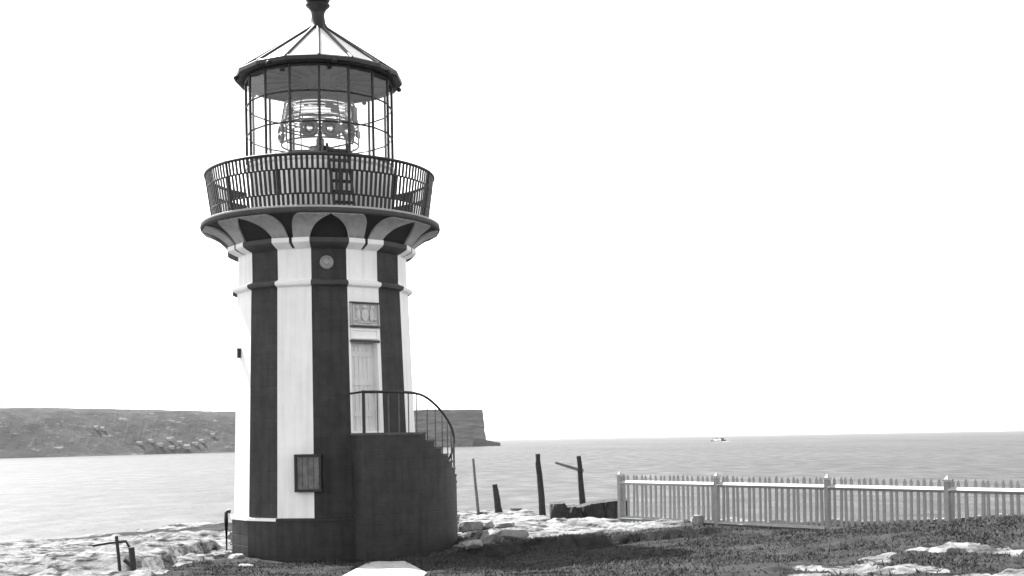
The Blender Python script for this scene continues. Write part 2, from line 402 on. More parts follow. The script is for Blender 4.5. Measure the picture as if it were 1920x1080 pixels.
# ------------------------------------------------------------------ far headland
def headland():
    ns, ntt = 220, 46
    keys = [(-400, 752, 2300), (-150, 759, 2420), (0, 763, 2500), (200, 765, 2740), (440, 771, 3080), (600, 772, 3350), (760, 769, 3600), (905, 768, 3800)]
    V = []; cols = []
    ts = [0, 0.02, 0.045, 0.07, 0.1, 0.14, 0.18, 0.22, 0.27, 0.32, 0.38, 0.45, 0.55, 0.7, 0.85, 1.0]
    for i in range(ns+1):
        px = -400+1305*i/ns
        for k in range(len(keys)-1):
            if keys[k][0] <= px <= keys[k+1][0]: break
        u = (px-keys[k][0])/(keys[k+1][0]-keys[k][0])
        py = keys[k][1]+u*(keys[k+1][1]-keys[k][1]); d = keys[k][2]+u*(keys[k+1][2]-keys[k][2])
        cliff = float(sstep(620, 800, np.array(px)))
        wid = 260*(1-cliff)+30*cliff
        c = []
        for t in ts:
            dd = d+t*900+8*noise.noise((px*0.03, t*3, 1))*(1-cliff*0.5)+20*noise.noise((px*0.008, 2, 5))
            ztop = P(px, py, d+wid*0.9).z
            prof = float(sstep(-0.35, 1.0, np.array((dd-d)/wid)))
            p0 = float(sstep(-0.35, 1.0, np.array(0.0))); prof = max(0, (prof-p0)/(1-p0))
            prof = prof*(1-cliff)+cliff*(min(1, (t*900)/14.0))
            z = SEA-1+(ztop-SEA+1)*prof
            amp = (1-abs(2*prof-1))*5*(1-cliff*0.6)+1.3
            x = P(px, py, dd).x
            z += amp*(noise.fractal((x*0.011, dd*0.011, 3), 0.8, 2.0, 5))
            if t == 0: z = SEA-1
            c.append(len(V)); V.append((x, dd, z))
        cols.append(c)
    # the end wall of the cliff down to the sea
    last = cols[-1]
    for f in range(1, 8):
        c = []
        for t, vi in zip(ts, last):
            u = f/7; zt = V[vi][2]
            off = 3.5*math.floor(u*3.2+0.4*noise.noise((t*9, 4, 2)))+5*noise.noise((t*14, u*4, 8))*(1 if f > 0 else 0)
            c.append(len(V)); V.append((V[vi][0]+max(0, off), V[vi][1]+4*noise.noise((u*5, 3, t)), zt+(SEA-1-zt)*u))
        cols.append(c)
    Fs = []
    for i in range(len(cols)-1):
        for j in range(len(ts)-1):
            Fs.append((cols[i][j], cols[i+1][j], cols[i+1][j+1], cols[i][j+1]))
    me = bpy.data.meshes.new('headland_hills'); me.from_pydata(V, [], Fs)
    m = bpy.data.materials.new('headland_scrub'); m.use_nodes = True
    n = m.node_tree; b = n.nodes['Principled BSDF']; L = n.links.new; b.inputs['Roughness'].default_value = 0.95; b.inputs['Specular IOR Level'].default_value = 0.1
    tc = n.nodes.new('ShaderNodeTexCoord')
    def nn(sc, det):
        mp = n.nodes.new('ShaderNodeMapping'); mp.inputs['Scale'].default_value = sc
        k = n.nodes.new('ShaderNodeTexNoise'); k.inputs['Scale'].default_value = 1; k.inputs['Detail'].default_value = det; k.inputs['Roughness'].default_value = 0.7
        L(tc.outputs['Object'], mp.inputs['Vector']); L(mp.outputs['Vector'], k.inputs['Vector']); return k.outputs['Fac']
    def rng(src, a0, a1, b0, b1):
        k = n.nodes.new('ShaderNodeMapRange')
        for i, v in zip(('From Min', 'From Max', 'To Min', 'To Max'), (a0, a1, b0, b1)): k.inputs[i].default_value = v
        L(src, k.inputs['Value']); return k.outputs['Result']
    base = rng(nn((0.012, 0.008, 0.03), 9), 0.35, 0.65, 0.018, 0.060)
    rk = rng(nn((0.02, 0.02, 0.09), 8), 0.58, 0.68, 0, 0.12)
    ad = n.nodes.new('ShaderNodeMath'); L(base, ad.inputs[0]); L(rk, ad.inputs[1])
    ge = n.nodes.new('ShaderNodeNewGeometry'); sx = n.nodes.new('ShaderNodeSeparateXYZ'); L(ge.outputs['True Normal'], sx.inputs[0])
    ab = n.nodes.new('ShaderNodeMath'); ab.operation = 'ABSOLUTE'; L(sx.outputs['Z'], ab.inputs[0])
    mx = n.nodes.new('ShaderNodeMix'); L(rng(ab.outputs[0], 0.35, 0.65, 1, 0), mx.inputs[0]); L(ad.outputs[0], mx.inputs[2])
    L(rng(nn((0.015, 0.015, 0.16), 8), 0.35, 0.65, 0.05, 0.17), mx.inputs[3]); L(mx.outputs[0], b.inputs['Base Color'])
    bp = n.nodes.new('ShaderNodeBump'); bp.inputs['Distance'].default_value = 6; L(nn((0.04, 0.04, 0.04), 8), bp.inputs['Height']); L(bp.outputs['Normal'], b.inputs['Normal'])
    me.materials.append(m)
    o = bpy.data.objects.new('headland_hills', me); COL.objects.link(o); o['kind'] = 'structure'
    return o
head = headland()
def shelf():
    s = MB(); rows = []
    prof = [(880, 823, 829), (903, 822, 829), (915, 825.5, 830), (926, 828, 831), (938, 830, 831.5)]
    V = []
    for px, a, b_ in prof:
        d = 3790
        t = P(px, a, d); f = P(px, 838, d-18)
        V += [(f.x, f.y, SEA-1), (t.x, t.y-8, t.z), (t.x, t.y+30, t.z-1), (t.x, t.y+50, SEA-1)]
    fs = []
    for i in range(len(prof)-1):
        for j in range(3): fs.append((4*i+j, 4*i+4+j, 4*i+5+j, 4*i+1+j))
    e = 4*(len(prof)-1); fs += [(0, 1, 2, 3), (e+3, e+2, e+1, e)]
    s.add(V, fs); o = s.build('rock_shelf', M['rock_dark'])
    tag(o, 'low dark rock shelf running out to sea from the foot of the far cliff', 'rock')
shelf()
# small pale houses of the far shore
dg = bpy.context.evaluated_depsgraph_get()
dg.update()
def far_surface(px, py):
    o = Vector((0, 0, EYE)); d = (P(px, py, 100)-o).normalized()
    hit, loc, nor, _ = head.ray_cast(o, d)
    return loc if hit else None
def make_house(L_, W_, H_):
    t = empty('far_house', (0, 0, 0))
    s = MB(); s.box((0, 0, H_/2-1), (L_, W_, H_+2)); s.build('wall', M['house_wall'], t)
    s = MB(); a, b_ = L_/2+0.6, W_/2+0.6; h = H_+0.01
    s.add([(-a, -b_, h), (a, -b_, h), (a, b_, h), (-a, b_, h), (-a, 0, h+W_*0.42), (a, 0, h+W_*0.42)], [(0, 1, 5, 4), (2, 3, 4, 5), (0, 4, 3), (1, 2, 5), (3, 2, 1, 0)])
    s.build('roof', M['house_roof'], t)
    return t
HP = [(262, 833, 'pale far house alone at the left end of the shore settlement', 14), (283, 829, 'small pale house second along the far shore settlement', 12),
      (300, 836, 'far house low near the water left of the long shed', 14), (318, 826, 'far house standing highest above the middle of the settlement', 13),
      (322, 841, 'far house at the waterline in the middle of the settlement', 14), (337, 832, 'far house just left of the biggest white building', 14),
      (349, 841, 'biggest and brightest white building at the far waterline', 26), (366, 834, 'white far house uphill from the biggest white building', 16),
      (378, 829, 'far house on the slope toward the right end of the settlement', 14), (399, 817, 'small far house highest and rightmost above the shore', 12),
      (193, 806, 'left one of two small pale houses halfway up the hill', 11), (181, 804, 'leftmost small pale house halfway up the wooded hill', 10)]
for px, py, lab, ln in HP:
    p = far_surface(px, py)
    if p is None: continue
    t = make_house(ln*0.8, 8 if ln < 20 else 11, 4 if ln < 20 else 6)
    t.location = p; t.rotation_euler = (0, 0, rad(random.uniform(-15, 35)))
    tag(t, lab, 'house', 'houses on the far shore')

# ship out at sea
def ship():
    p = P(1347, 833, 4000); t = empty('distant_ship', (p.x, p.y, SEA), rad(8))
    tag(t, 'tiny dark steamship with pale deckhouse far out on the sea', 'ship')
    s = MB(); L_ = 25
    st = [(-L_, 1.5, 5), (-L_*.8, 4, 4.2), (0, 4.5, 3.4), (L_*.7, 3.6, 4.4), (L_, 0.3, 6.2)]
    V = []
    for x, b_, h in st: V += [(x, -b_*.6, -1), (x, -b_, h), (x, b_, h), (x, b_*.6, -1)]
    fs = []
    for i in range(4):
        for j in range(3): fs.append((4*i+j, 4*i+4+j, 4*i+5+j, 4*i+1+j))
    fs += [(0, 1, 2, 3), (19, 18, 17, 16)]
    s.add(V, fs); s.build('hull', M['hull'], t)
    s = MB(); s.box((-8, 0, 5.5), (12, 6, 4)); s.box((8, 0, 5.2), (7, 6, 3.6)); s.build('deckhouse', M['shipwhite'], t)
    s = MB(); s.box((13, 0, 7.2), (9, 7, 8)); s.build('cargo_stack', M['hull'], t)
    s = MB(); s.tube([(-4, 0, 6), (-4.8, 0, 13)], 1.7, 10); s.build('funnel', M['hull'], t)
    for x in (-17, 17):
        s = MB(); s.tube([(x, 0, 3), (x-0.5, 0, 15)], 0.4, 6); s.build('mast', M['hull'], t)
    s = MB(); V = []
    for k in range(14):
        a = 2*pi*k/14; rr = 1+0.25*noise.noise((k*1.3, 0, 0))
        V.append((34*cos(a)*rr-4, 40*sin(a)*rr-30, 0.3))
    s.add(V, [tuple(range(14))]); 
    o = s.build('wake', M['foam'], None, (p.x, p.y, SEA), rad(8)); tag(o, 'pale patch of foam on the sea around the tiny ship', 'foam', kind='stuff')
ship()

# ------------------------------------------------------------------ lighthouse
BETA = math.atan2(-TX, TY)
LH = empty('lighthouse', (TX, TY, 0), BETA)
tag(LH, 'striped dark and white stone lighthouse with glazed lantern, railed gallery and curved outside stair', 'lighthouse')
A0 = rad(15.5-22.5*16); STEP = rad(22.5)
def corner(k): return rad(15.5)+STEP*k
def is_white(k): return k % 2 == 0           # face k spans corner k .. k+1; face 0 holds the door
def Rz(z): return 2.03-0.0327*(z-1.08)
LAND = 2.75
# stone shaft
s = MB()
zs = [0.95, 1.6, 2.4, 3.2, 4.0, 4.9, 5.9]
for k in range(16):
    a, b_ = corner(k), corner(k+1); mi = 0 if is_white(k) else 1
    if k == 0: continue
    for i in range(len(zs)-1):
        z0, z1 = zs[i], zs[i+1]
        s.add([pol(Rz(z0), a, z0), pol(Rz(z0), b_, z0), pol(Rz(z1), b_, z1), pol(Rz(z1), a, z1)], [(0, 1, 2, 3)], mi)
# neck above the moulding
for k in range(16):
    a, b_ = corner(k), corner(k+1); mi = 0 if is_white(k) else 1
    s.add([pol(1.845, a, 5.9), pol(1.845, b_, 5.9), pol(1.845, b_, 6.7), pol(1.845, a, 6.7)], [(0, 1, 2, 3)], mi)
# door face with a recess
def fp(u, z, off=0.0):                        # u 0..1 across the door face, off = outwards
    R = Rz(z); p0 = Vector(pol(R, corner(0), z)); p1 = Vector(pol(R, corner(1), z))
    m_ = (corner(0)+corner(1))/2
    return p0.lerp(p1, u)+Vector(pol(off, m_, 0))
U0, U1, ZD0, ZD1 = 0.07, 0.90, LAND, 4.64
def q(u0, u1, z0, z1, off=0.0, mi=0): s.add([fp(u0, z0, off), fp(u1, z0, off), fp(u1, z1, off), fp(u0, z1, off)], [(0, 1, 2, 3)], mi)
q(0, 1, 0.95, ZD0, mi=1); q(0, U0, ZD0, ZD1); q(U1, 1, ZD0, ZD1); q(0, 1, ZD1, 5.9)
DP = -0.24
for u0 in (U0, U1): s.add([fp(u0, ZD0), fp(u0, ZD1), fp(u0, ZD1, DP), fp(u0, ZD0, DP)], [(0, 1, 2, 3)], 0)
s.add([fp(U0, ZD1), fp(U1, ZD1), fp(U1, ZD1, DP), fp(U0, ZD1, DP)], [(0, 1, 2, 3)], 0)
s.add([fp(U0, ZD0), fp(U1, ZD0), fp(U1, ZD0, DP), fp(U0, ZD0, DP)], [(0, 1, 2, 3)], 0)
s.build('shaft', [M['white'], M['dark']], LH)
# door
def face_box(s, u0, u1, z0, z1, o0, o1, mi=0):
    V = [fp(u, z, o) for o in (o0, o1) for u, z in ((u0, z0), (u1, z0), (u1, z1), (u0, z1))]
    s.add(V, [(3, 2, 1, 0), (4, 5, 6, 7), (0, 1, 5, 4), (1, 2, 6, 5), (2, 3, 7, 6), (3, 0, 4, 7)], mi)
s = MB(); face_box(s, U0+0.004, U1-0.004, ZD0+0.01, ZD1-0.01, DP+0.01, DP+0.05)
for uu in np.linspace(U0+0.08, U1-0.08, 6)[:-1]:
    face_box(s, uu, uu+0.112, ZD0+0.06, ZD1-0.06, DP+0.045, DP+0.06)
for zz in (ZD0+0.35, ZD0+1.0, ZD0+1.6): face_box(s, U0+0.06, U1-0.06, zz, zz+0.11, DP+0.058, DP+0.078)
door = s.build('door', M['door'], LH)
s = MB(); s.tube([fp(U1-0.14, 3.62, DP+0.07), fp(U1-0.14, 3.62, DP+0.12)], 0.022, 8); s.tube([fp(U1-0.17, 3.62, DP+0.12), fp(U1-0.05, 3.62, DP+0.12)], 0.018, 8)
s.build('handle', M['iron'], door)
s = MB(); face_box(s, U0-0.03, U1+0.05, ZD1-0.005, ZD1+0.045, -0.01, 0.05); s.build('door_head', M['dark_trim'], LH)
s = MB(); face_box(s, U0-0.01, U1+0.02, LAND-0.02, LAND+0.05, -0.22, 0.03); s.build('door_sill', M['white_trim'], LH)
s = MB(); face_box(s, 0.06, 0.94, 4.72, 4.90, -0.02, 0.015)
for b_ in ((0.06, 0.94, 4.88, 4.915), (0.06, 0.94, 4.705, 4.735), (0.06, 0.12, 4.736, 4.879), (0.88, 0.94, 4.736, 4.879)): face_box(s, *b_, -0.01, 0.04)
s.build('lintel_panel', M['white_trim'], LH)
s = MB(); face_box(s, 0.10, 0.93, 4.98, 5.44, -0.02, 0.02, 0)
pl = s.build('plaque', M['plaque'], LH)
for z0, z1 in ((5.44, 5.475), (4.945, 4.98)):
    s = MB(); face_box(s, 0.05, 0.98, z0, z1, -0.02, 0.07); s.build('plaque_border', M['dark_trim'], pl)
for u0, u1 in ((0.05, 0.10), (0.93, 0.97)):
    s = MB(); face_box(s, u0, u1, 4.982, 5.438, -0.02, 0.055); s.build('plaque_frame', M['plaque'], pl)
s = MB()
def face_disc(s, u, z, ru, rz_, off, pts=14, pinch=0.0):
    V = []
    for o_ in (0.0, off):
        for k in range(pts):
            a = 2*pi*k/pts; w_ = ru*(1+pinch*sin(a)); V.append(fp(u+w_*cos(a), z+rz_*sin(a), o_ if o_ == 0 else off))
    V.append(fp(u, z, off*1.5)); n = pts
    s.add(V, [(k, (k+1) % n, n+(k+1) % n, n+k) for k in range(n)]+[(n+k, n+(k+1) % n, 2*n) for k in range(n)], 0)
for u, z, ru, rz_, pn in ((0.51, 5.20, 0.11, 0.13, 0.3), (0.51, 5.37, 0.07, 0.04, 0), (0.30, 5.22, 0.06, 0.13, -0.3), (0.27, 5.36, 0.045, 0.04, 0), (0.72, 5.22, 0.06, 0.14, -0.3),
                       (0.75, 5.37, 0.05, 0.04, 0), (0.20, 5.10, 0.05, 0.03, 0), (0.83, 5.12, 0.05, 0.03, 0), (0.51, 5.05, 0.24, 0.018, 0)):
    face_disc(s, u, z, ru, rz_, 0.05, 14, pn)
face_box(s, 0.13, 0.90, 5.0, 5.03, 0.0, 0.04); face_box(s, 0.13, 0.17, 5.035, 5.41, 0.0, 0.035)
s.build('plaque_relief', M['plaque_light'], pl)

# mouldings: a ring that follows the sixteen corners, painted face by face
def ring16(prof, name, w_, d_, gap=False, parent=LH):
    s = MB()
    for k in range(16):
        a, b_ = corner(k), corner(k+1); mi = 0 if is_white(k) else 1
        segs = [(a, b_, mi)]
        if gap and is_white(k):
            m_ = (a+b_)/2; segs = [(a, m_-rad(0.9), 0), (m_-rad(0.9), m_+rad(0.9), 1), (m_+rad(0.9), b_, 0)]
        def on(ang, R): return R*cos(STEP/2)/cos(ang-(a+b_)/2)
        for a1, b1, mm in segs:
            rr = -0.05 if (gap and is_white(k) and mm == 1) else 0
            for i in range(len(prof)-1):
                (r0, z0), (r1, z1) = prof[i], prof[i+1]
                s.add([pol(on(a1, r0+rr), a1, z0), pol(on(b1, r0+rr), b1, z0), pol(on(b1, r1+rr), b1, z1), pol(on(a1, r1+rr), a1, z1)], [(0, 1, 2, 3)], mm)
    return s.build(name, [w_, d_], parent)
ring16([(1.84, 5.76), (1.92, 5.80), (1.97, 5.82), (1.985, 5.87), (1.96, 5.90), (1.90, 5.915), (1.84, 5.95)], 'neck_moulding', M['white_trim'], M['dark_trim'])
ring16([(1.83, 6.56), (1.93, 6.60), (2.03, 6.65), (2.07, 6.68), (2.07, 6.77), (1.90, 6.775)], 'corbel_ring', M['white_trim'], M['dark_trim'], True)
# rosette on the dark face over the shaft
am = (corner(-1)+corner(0))/2
def radial_frame(a):                          # columns: tangent, outward, up
    t = Vector((cos(a), sin(a), 0)); o_ = Vector((sin(a), -cos(a), 0)); return t, o_
def disc_on(s, a, R, z, prof, n=24):
    t, o_ = radial_frame(a); c = o_*R+Vector((0, 0, z)); up = Vector((0, 0, 1))
    V = []
    for r, off in prof: V += [c+o_*off+(t*cos(2*pi*k/n)+up*sin(2*pi*k/n))*r for k in range(n)]
    fs = [(i*n+k, i*n+(k+1) % n, (i+1)*n+(k+1) % n, (i+1)*n+k) for i in range(len(prof)-1) for k in range(n)]
    fs.append(tuple((len(prof)-1)*n+k for k in range(n)))
    s.add(V, fs, 0)
s = MB(); disc_on(s, am-rad(1.5), 1.80, 6.28, [(0.14, 0), (0.14, 0.05), (0.115, 0.07), (0.10, 0.05), (0.055, 0.05), (0.05, 0.065), (0.02, 0.07)])
s.build('rosette', M['rosette'], LH)
# corbelled cove under the gallery
def cove(t, off=0.0):
    e = t*pi/2
    r = 0.5*(1.95+.60*(1-cos(e)))+0.5*(1.95+.60*t); z = 0.5*(6.72+.47*sin(e))+0.5*(6.72+.47*t)
    return r+off*0.6, z-off*0.8
s = MB(); s.lathe([cove(t/14) for t in range(15)], 128); s.build('gallery_cove', M['cove'], LH)
def w_in(t): return 11.25*max(0, 1-(t/0.97)**1.9)
def w_out(t): return 12.6+8.3*math.sqrt(max(0, 1-(t*0.98)**2))
s0 = MB()
NT = 20
for sg in (-1, 1):
    V = []
    for i in range(NT+1):
        t = i/NT
        for off in (-0.02, 0.045):
            r, z = cove(t, off)
            for w_ in (w_in(t)+0.15, w_out(t)): V.append(pol(r, sg*rad(w_), z))
    fs = []
    for i in range(NT):
        a = 4*i; b_ = a+4
        fs += [(a+2, a+3, b_+3, b_+2), (a, a+2, b_+2, b_), (a+1, b_+1, b_+3, a+3)]
    fs += [(0, 1, 3, 2), (4*NT+2, 4*NT+3, 4*NT+1, 4*NT)]
    s0.add(V, fs)
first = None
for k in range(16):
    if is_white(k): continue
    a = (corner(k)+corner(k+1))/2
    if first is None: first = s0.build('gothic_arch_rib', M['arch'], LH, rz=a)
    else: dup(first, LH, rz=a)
# gallery slab
s = MB(); s.lathe([(2.45, 7.195), (2.55, 7.18), (2.59, 7.19), (2.605, 7.23), (2.60, 7.282)], 96); s.build('gallery_lip', M['dark_trim'], LH)
s = MB(); s.lathe([(2.59, 7.286), (2.595, 7.317), (2.57, 7.33), (1.55, 7.34)], 96); s.build('gallery_deck', M['floor'], LH)
# gallery railing
RB, RT, ZB, ZT = 2.33, 2.475, 7.32, 8.37
def rr_(z): return RB+(RT-RB)*(z-ZB)/(ZT-ZB)
rail = empty('gallery_railing', (0, 0, 0)); rail.parent = LH
for nm, z, r in (('base_rail', 7.36, 0.022), ('lower_rail', 7.60, 0.018), ('upper_rail', 8.08, 0.018), ('top_rail', 8.37, 0.034)):
    s = MB(); s.tube([pol(rr_(z), 2*pi*k/96, z) for k in range(96)], r, 8, closed=True); s.build(nm, M['rail'], rail)
NB = 144
def bar(z0, z1, wd):
    s = MB()
    V = []
    for z in (z0, z1):
        R = rr_(z)
        V += [(-wd/2, -R-0.009, z), (wd/2, -R-0.009, z), (wd/2, -R+0.009, z), (-wd/2, -R+0.009, z)]
    s.add(V, [(3, 2, 1, 0), (4, 5, 6, 7), (0, 1, 5, 4), (1, 2, 6, 5), (2, 3, 7, 6), (3, 0, 4, 7)])
    return s
def front_first(n): return sorted(range(n), key=lambda k: abs(((k/n*360+180) % 360)-180))
order = front_first(NB)
def ring_of(name, mks, off, front):
    rest = MB()
    for z0, z1 in mks:
        b_ = bar(z0, z1, 0.054); proto = b_.build(name, M['rail'], rail, rz=2*pi*(order[0]+off)/NB)
        for k in order[1:front]: dup(proto, rail, rz=2*pi*(k+off)/NB)
        for k in order[front:]:
            R3 = Matrix.Rotation(2*pi*(k+off)/NB, 3, 'Z'); rest.add([R3 @ Vector(v) for v in b_.v], b_.f)
    o = rest.build('far_balusters' if off == 0 else 'far_short_balusters', M['rail'], rail); o['kind'] = 'stuff'
ring_of('baluster', [(7.60, 8.08)], 0, 98)
ring_of('short_baluster', [(7.36, 7.60), (8.08, 8.37)], 0.5, 49)
for k in range(12):
    z0, z1 = 7.30, 8.40
    s = MB(); s.tube([(0, -rr_(z0), z0), (0, -rr_(z1), z1)], 0.028, 8); s.build('rail_post', M['rail'], rail, rz=2*pi*(k+0.3)/12)

# lantern
RG = 1.585; Z0, Z1, Z2, Z3 = 8.60, 9.26, 9.90, 10.45
s = MB(); s.lathe([(1.60, 7.30), (1.60, 8.46), (1.66, 8.50), (1.66, 8.56), (1.56, 8.60), (1.45, 8.60)], 16, 0, False); s.build('lantern_wall', M['murette'], LH)
s = MB(); s.lathe([(RG, Z0), (RG, Z3)], 16, 0, False)
gz = s.build('glazing', M['glass'], LH)
s = MB(); s.tube([(0, -RG, Z0-0.02), (0, -RG, Z3+0.02)], 0.031, 6); first = s.build('mullion', M['iron'], LH, rz=0)
for k in range(1, 16): dup(first, LH, rz=STEP*k)
for z in (Z1, Z2):
    s = MB(); s.tube([pol(RG, STEP*k, z) for k in range(16)], 0.019, 6, closed=True); s.build('transom', M['iron'], LH)
for z, r in ((Z0+0.01, 0.035), (Z3, 0.03)):
    s = MB(); s.tube([pol(RG, STEP*k, z) for k in range(16)], r, 6, closed=True); s.build('glazing_ring', M['iron_grey'] if z < 9 else M['iron'], LH)
# service floor inside and dark ceiling
s = MB(); s.lathe([(1.5, 8.52), (0.02, 8.53)], 16, 0, False); s.build('lantern_floor', M['floor'], LH)
s = MB(); s.lathe([(1.775, Z3+0.035), (1.2, Z3+0.07), (0.3, Z3+0.12), (0.02, Z3+0.12)], 16, 0, False)
for k in range(16):
    a = STEP*(k+.5)
    s.box(pol(1.0, a, Z3+0.06), (0.03, 1.1, 0.05), a)
s.build('lantern_ceiling', M['ceil'], LH)
# roof
s = MB(); s.lathe([(1.78, 10.56), (0.20, 11.66)], 16, 0, False); roof = s.build('lantern_roof', M['roof'], LH)
s = MB(); s.lathe([(1.70, 10.475), (1.78, 10.465), (1.825, 10.485), (1.825, 10.565), (1.785, 10.595), (1.74, 10.61)], 16, 0, False); s.build('gutter', M['iron'], roof)
s = MB(); s.tube([(0, -1.79, 10.57), (0, -0.18, 11.69)], 0.036, 6); first = s.build('roof_rib', M['iron'], roof, rz=0)
for k in range(1, 16): dup(first, roof, rz=STEP*k)
for k in range(8):
    s = MB(); s.lathe([(0.001, 10.36), (0.05, 10.38), (0.06, 10.43), (0.03, 10.46)], 8); s.v = [(x, y-1.80, z+0.05) for x, y, z in s.v]
    if k == 0: first = s.build('gutter_drop', M['iron'], roof, rz=rad(10))
    else: dup(first, roof, rz=rad(10)+2*pi*k/8)
s = MB(); s.lathe([(0.27, 11.62), (0.22, 11.70), (0.165, 11.80), (0.145, 11.95), (0.15, 12.03), (0.20, 12.12), (0.26, 12.17), (0.27, 12.20), (0.2, 12.205)], 24); s.build('ventilator_neck', M['iron'], roof)
s = MB(); s.lathe([(0.001, 12.12)]+[(0.30*sin(pi*i/14), 12.44-0.30*cos(pi*i/14)) for i in range(1, 14)]+[(0.001, 12.74)], 24); s.build('ventilator_ball', M['iron'], roof)
s = MB(); s.tube([(0, 0, 12.72), (0, 0, 13.3)], [0.02, 0.006], 8); s.build('lightning_rod', M['iron'], roof)

# lens apparatus inside the lantern
lens = empty('lens_apparatus', (0, 0, 0)); lens.parent = LH
s = MB(); s.lathe([(0.30, 8.53), (0.30, 8.58), (0.13, 8.64), (0.11, 8.98), (0.24, 9.03), (0.26, 9.06), (0.05, 9.07)], 32); s.build('lens_pedestal', M['brass'], lens)
for k in range(6):
    s = MB(); s.tube([(0, -0.2, 9.03), (0, -0.80, 9.08)], 0.02, 6); s.build('lens_bracket', M['brass'], lens, rz=rad(60*k))
RL, RLT = 0.84, 0.76
for z, r in ((9.10, 0.022), (9.50, 0.018), (9.57, 0.018), (9.98, 0.028)):
    s = MB(); s.tube([pol(RL if z < 9.9 else RLT, 2*pi*k/48, z) for k in range(48)], r, 6, closed=True); s.build('lens_ring', M['brass'], lens)
s = MB(); s.tube([(0, -RL, 9.10), (0, -RL, 9.57), (0, -RLT, 9.98)], 0.016, 6); first = s.build('lens_upright', M['brass'], lens, rz=0)
for k in range(1, 12): dup(first, lens, rz=rad(30*k))
def bull():
    s = MB(); s.tube([(0.168*cos(2*pi*k/24), -RL-0.02, 9.30+0.168*sin(2*pi*k/24)) for k in range(24)], 0.046, 6, closed=True); return s
def bullg():
    s = MB(); n = 20; R_ = 0.13; V = [(0, -RL-0.06, 9.30)]+[(R_*cos(2*pi*k/n), -RL, 9.30+R_*sin(2*pi*k/n)) for k in range(n)]+[(0, -RL+0.02, 9.30)]
    s.add(V, [(0, 1+(k+1) % n, 1+k) for k in range(n)]+[(n+1, 1+k, 1+(k+1) % n) for k in range(n)], 0, True); return s
fb = bull().build('bullseye_frame', M['brass'], lens, rz=rad(-15)); fg = bullg().build('bullseye_lens', M['lens'], lens, rz=rad(-15))
for k in range(1, 12):
    if k not in (1, 2, 10): continue
    dup(fb, lens, rz=rad(-15+30*k)); dup(fg, lens, rz=rad(-15+30*k))
s = MB()
for i in range(5):
    z = 9.62+0.07*i; r = RL-0.02-0.012*i
    s.lathe([(r-0.05, z), (r, z+0.004), (r-0.015, z+0.035), (r-0.05, z+0.045), (r-0.05, z)], 40)
s.build('prism_rings', M['lens'], lens)
s = MB(); s.lathe([(0.05, 9.07), (0.09, 9.09), (0.09, 9.25), (0.05, 9.28), (0.05, 9.42), (0.01, 9.43)], 16); s.build('burner', M['brass'], lens)
for a, z, r in ((14, 9.80, 0.86), (22, 9.72, 0.86), (62, 9.80, 0.85), (58, 9.62, 0.88), (-48, 9.70, 0.86), (66, 9.28, 0.9), (27, 9.30, 0.90)):
    s = MB(); s.box(pol(r, rad(a), z), (0.17, 0.05, 0.15), rad(a)); s.build('clockwork_plate', M['brass'], lens)
# iron ladder from gallery to lantern
lad = empty('ladder', (0, 0, 0), rad(12)); lad.parent = LH
def lp(x, t): return Vector((x, -(2.28-0.58*t), 7.32+1.34*t))
for x in (-0.21, 0.21):
    s = MB(); s.tube([lp(x, 0), lp(x, 1.08)], 0.03, 6); s.build('ladder_rail', M['iron'], lad)
for i in range(6):
    p = lp(0, 0.1+0.175*i); s = MB(); s.box(p, (0.42, 0.12, 0.045))
    if i == 0: first = s.build('rung', M['iron'], lad); p0 = p
    else: dup(first, lad, loc=p-p0)
# plinth
s = MB()
for k in range(16):
    a, b_ = corner(k), corner(k+1)
    for r0, z0, r1, z1, mi in ((2.085, -0.4, 2.075, 0.97, 0), (2.10, 0.972, 2.10, 1.02, 1), (2.10, 1.02, 2.02, 1.035, 1), (2.06, 0.97, 2.10, 0.972, 1)):
        s.add([pol(r0, a, z0), pol(r0, b_, z0), pol(r1, b_, z1), pol(r1, a, z1)], [(0, 1, 2, 3)], mi if k in (-8, -7, -6, -5, -4, -3, 12, 13, 11, 10, 9) else 0)
s.build('plinth', [M['dark'], M['white_trim']], LH)
# curved outside stair
ST = rad(15.2); LD = rad(45.5); TR = rad(6.1); RI, RO = 1.9, 2.87; NS = 17; RIS = 0.153
s = MB(); segs = [(ST, LD, LAND)]+[(LD+TR*i, LD+TR*(i+1), LAND-RIS*(i+1)) for i in range(NS-1)]
zt_prev = None
for a, b_, zt in segs:
    n = max(2, int(math.degrees(b_-a)/1.5))
    V = []; fs = []
    for i in range(n+1):
        g = a+(b_-a)*i/n; V += [pol(RO+0.012, g, -0.4), pol(RO, g, zt-0.045), pol(RI, g, zt-0.045)]
    s.add([V[3*i+j] for i in range(n+1) for j in (0, 1)], [(2*i, 2*i+2, 2*i+3, 2*i+1) for i in range(n)], 0, True)
    s.add([V[3*i+j] for i in range(n+1) for j in (1, 2)], [(2*i, 2*i+2, 2*i+3, 2*i+1) for i in range(n)], 0)
    s.add([pol(RO, b_, zt-0.045), pol(RI, b_, zt-0.045), pol(RI, b_, zt-0.4), pol(RO, b_, zt-0.4)], [(0, 1, 2, 3)], 0)
s.add([pol(RI, ST, -0.4), pol(RO+0.012, ST, -0.4), pol(RO, ST, LAND-0.045), pol(RI, ST, LAND-0.045)], [(0, 1, 2, 3)], 0)
e_ = segs[-1]; s.add([pol(RI, e_[1], -0.4), pol(RO, e_[1], -0.4), pol(RO, e_[1], e_[2]), pol(RI, e_[1], e_[2])], [(0, 1, 2, 3)], 0)
stair = s.build('stair_wall', M['dark'], LH)
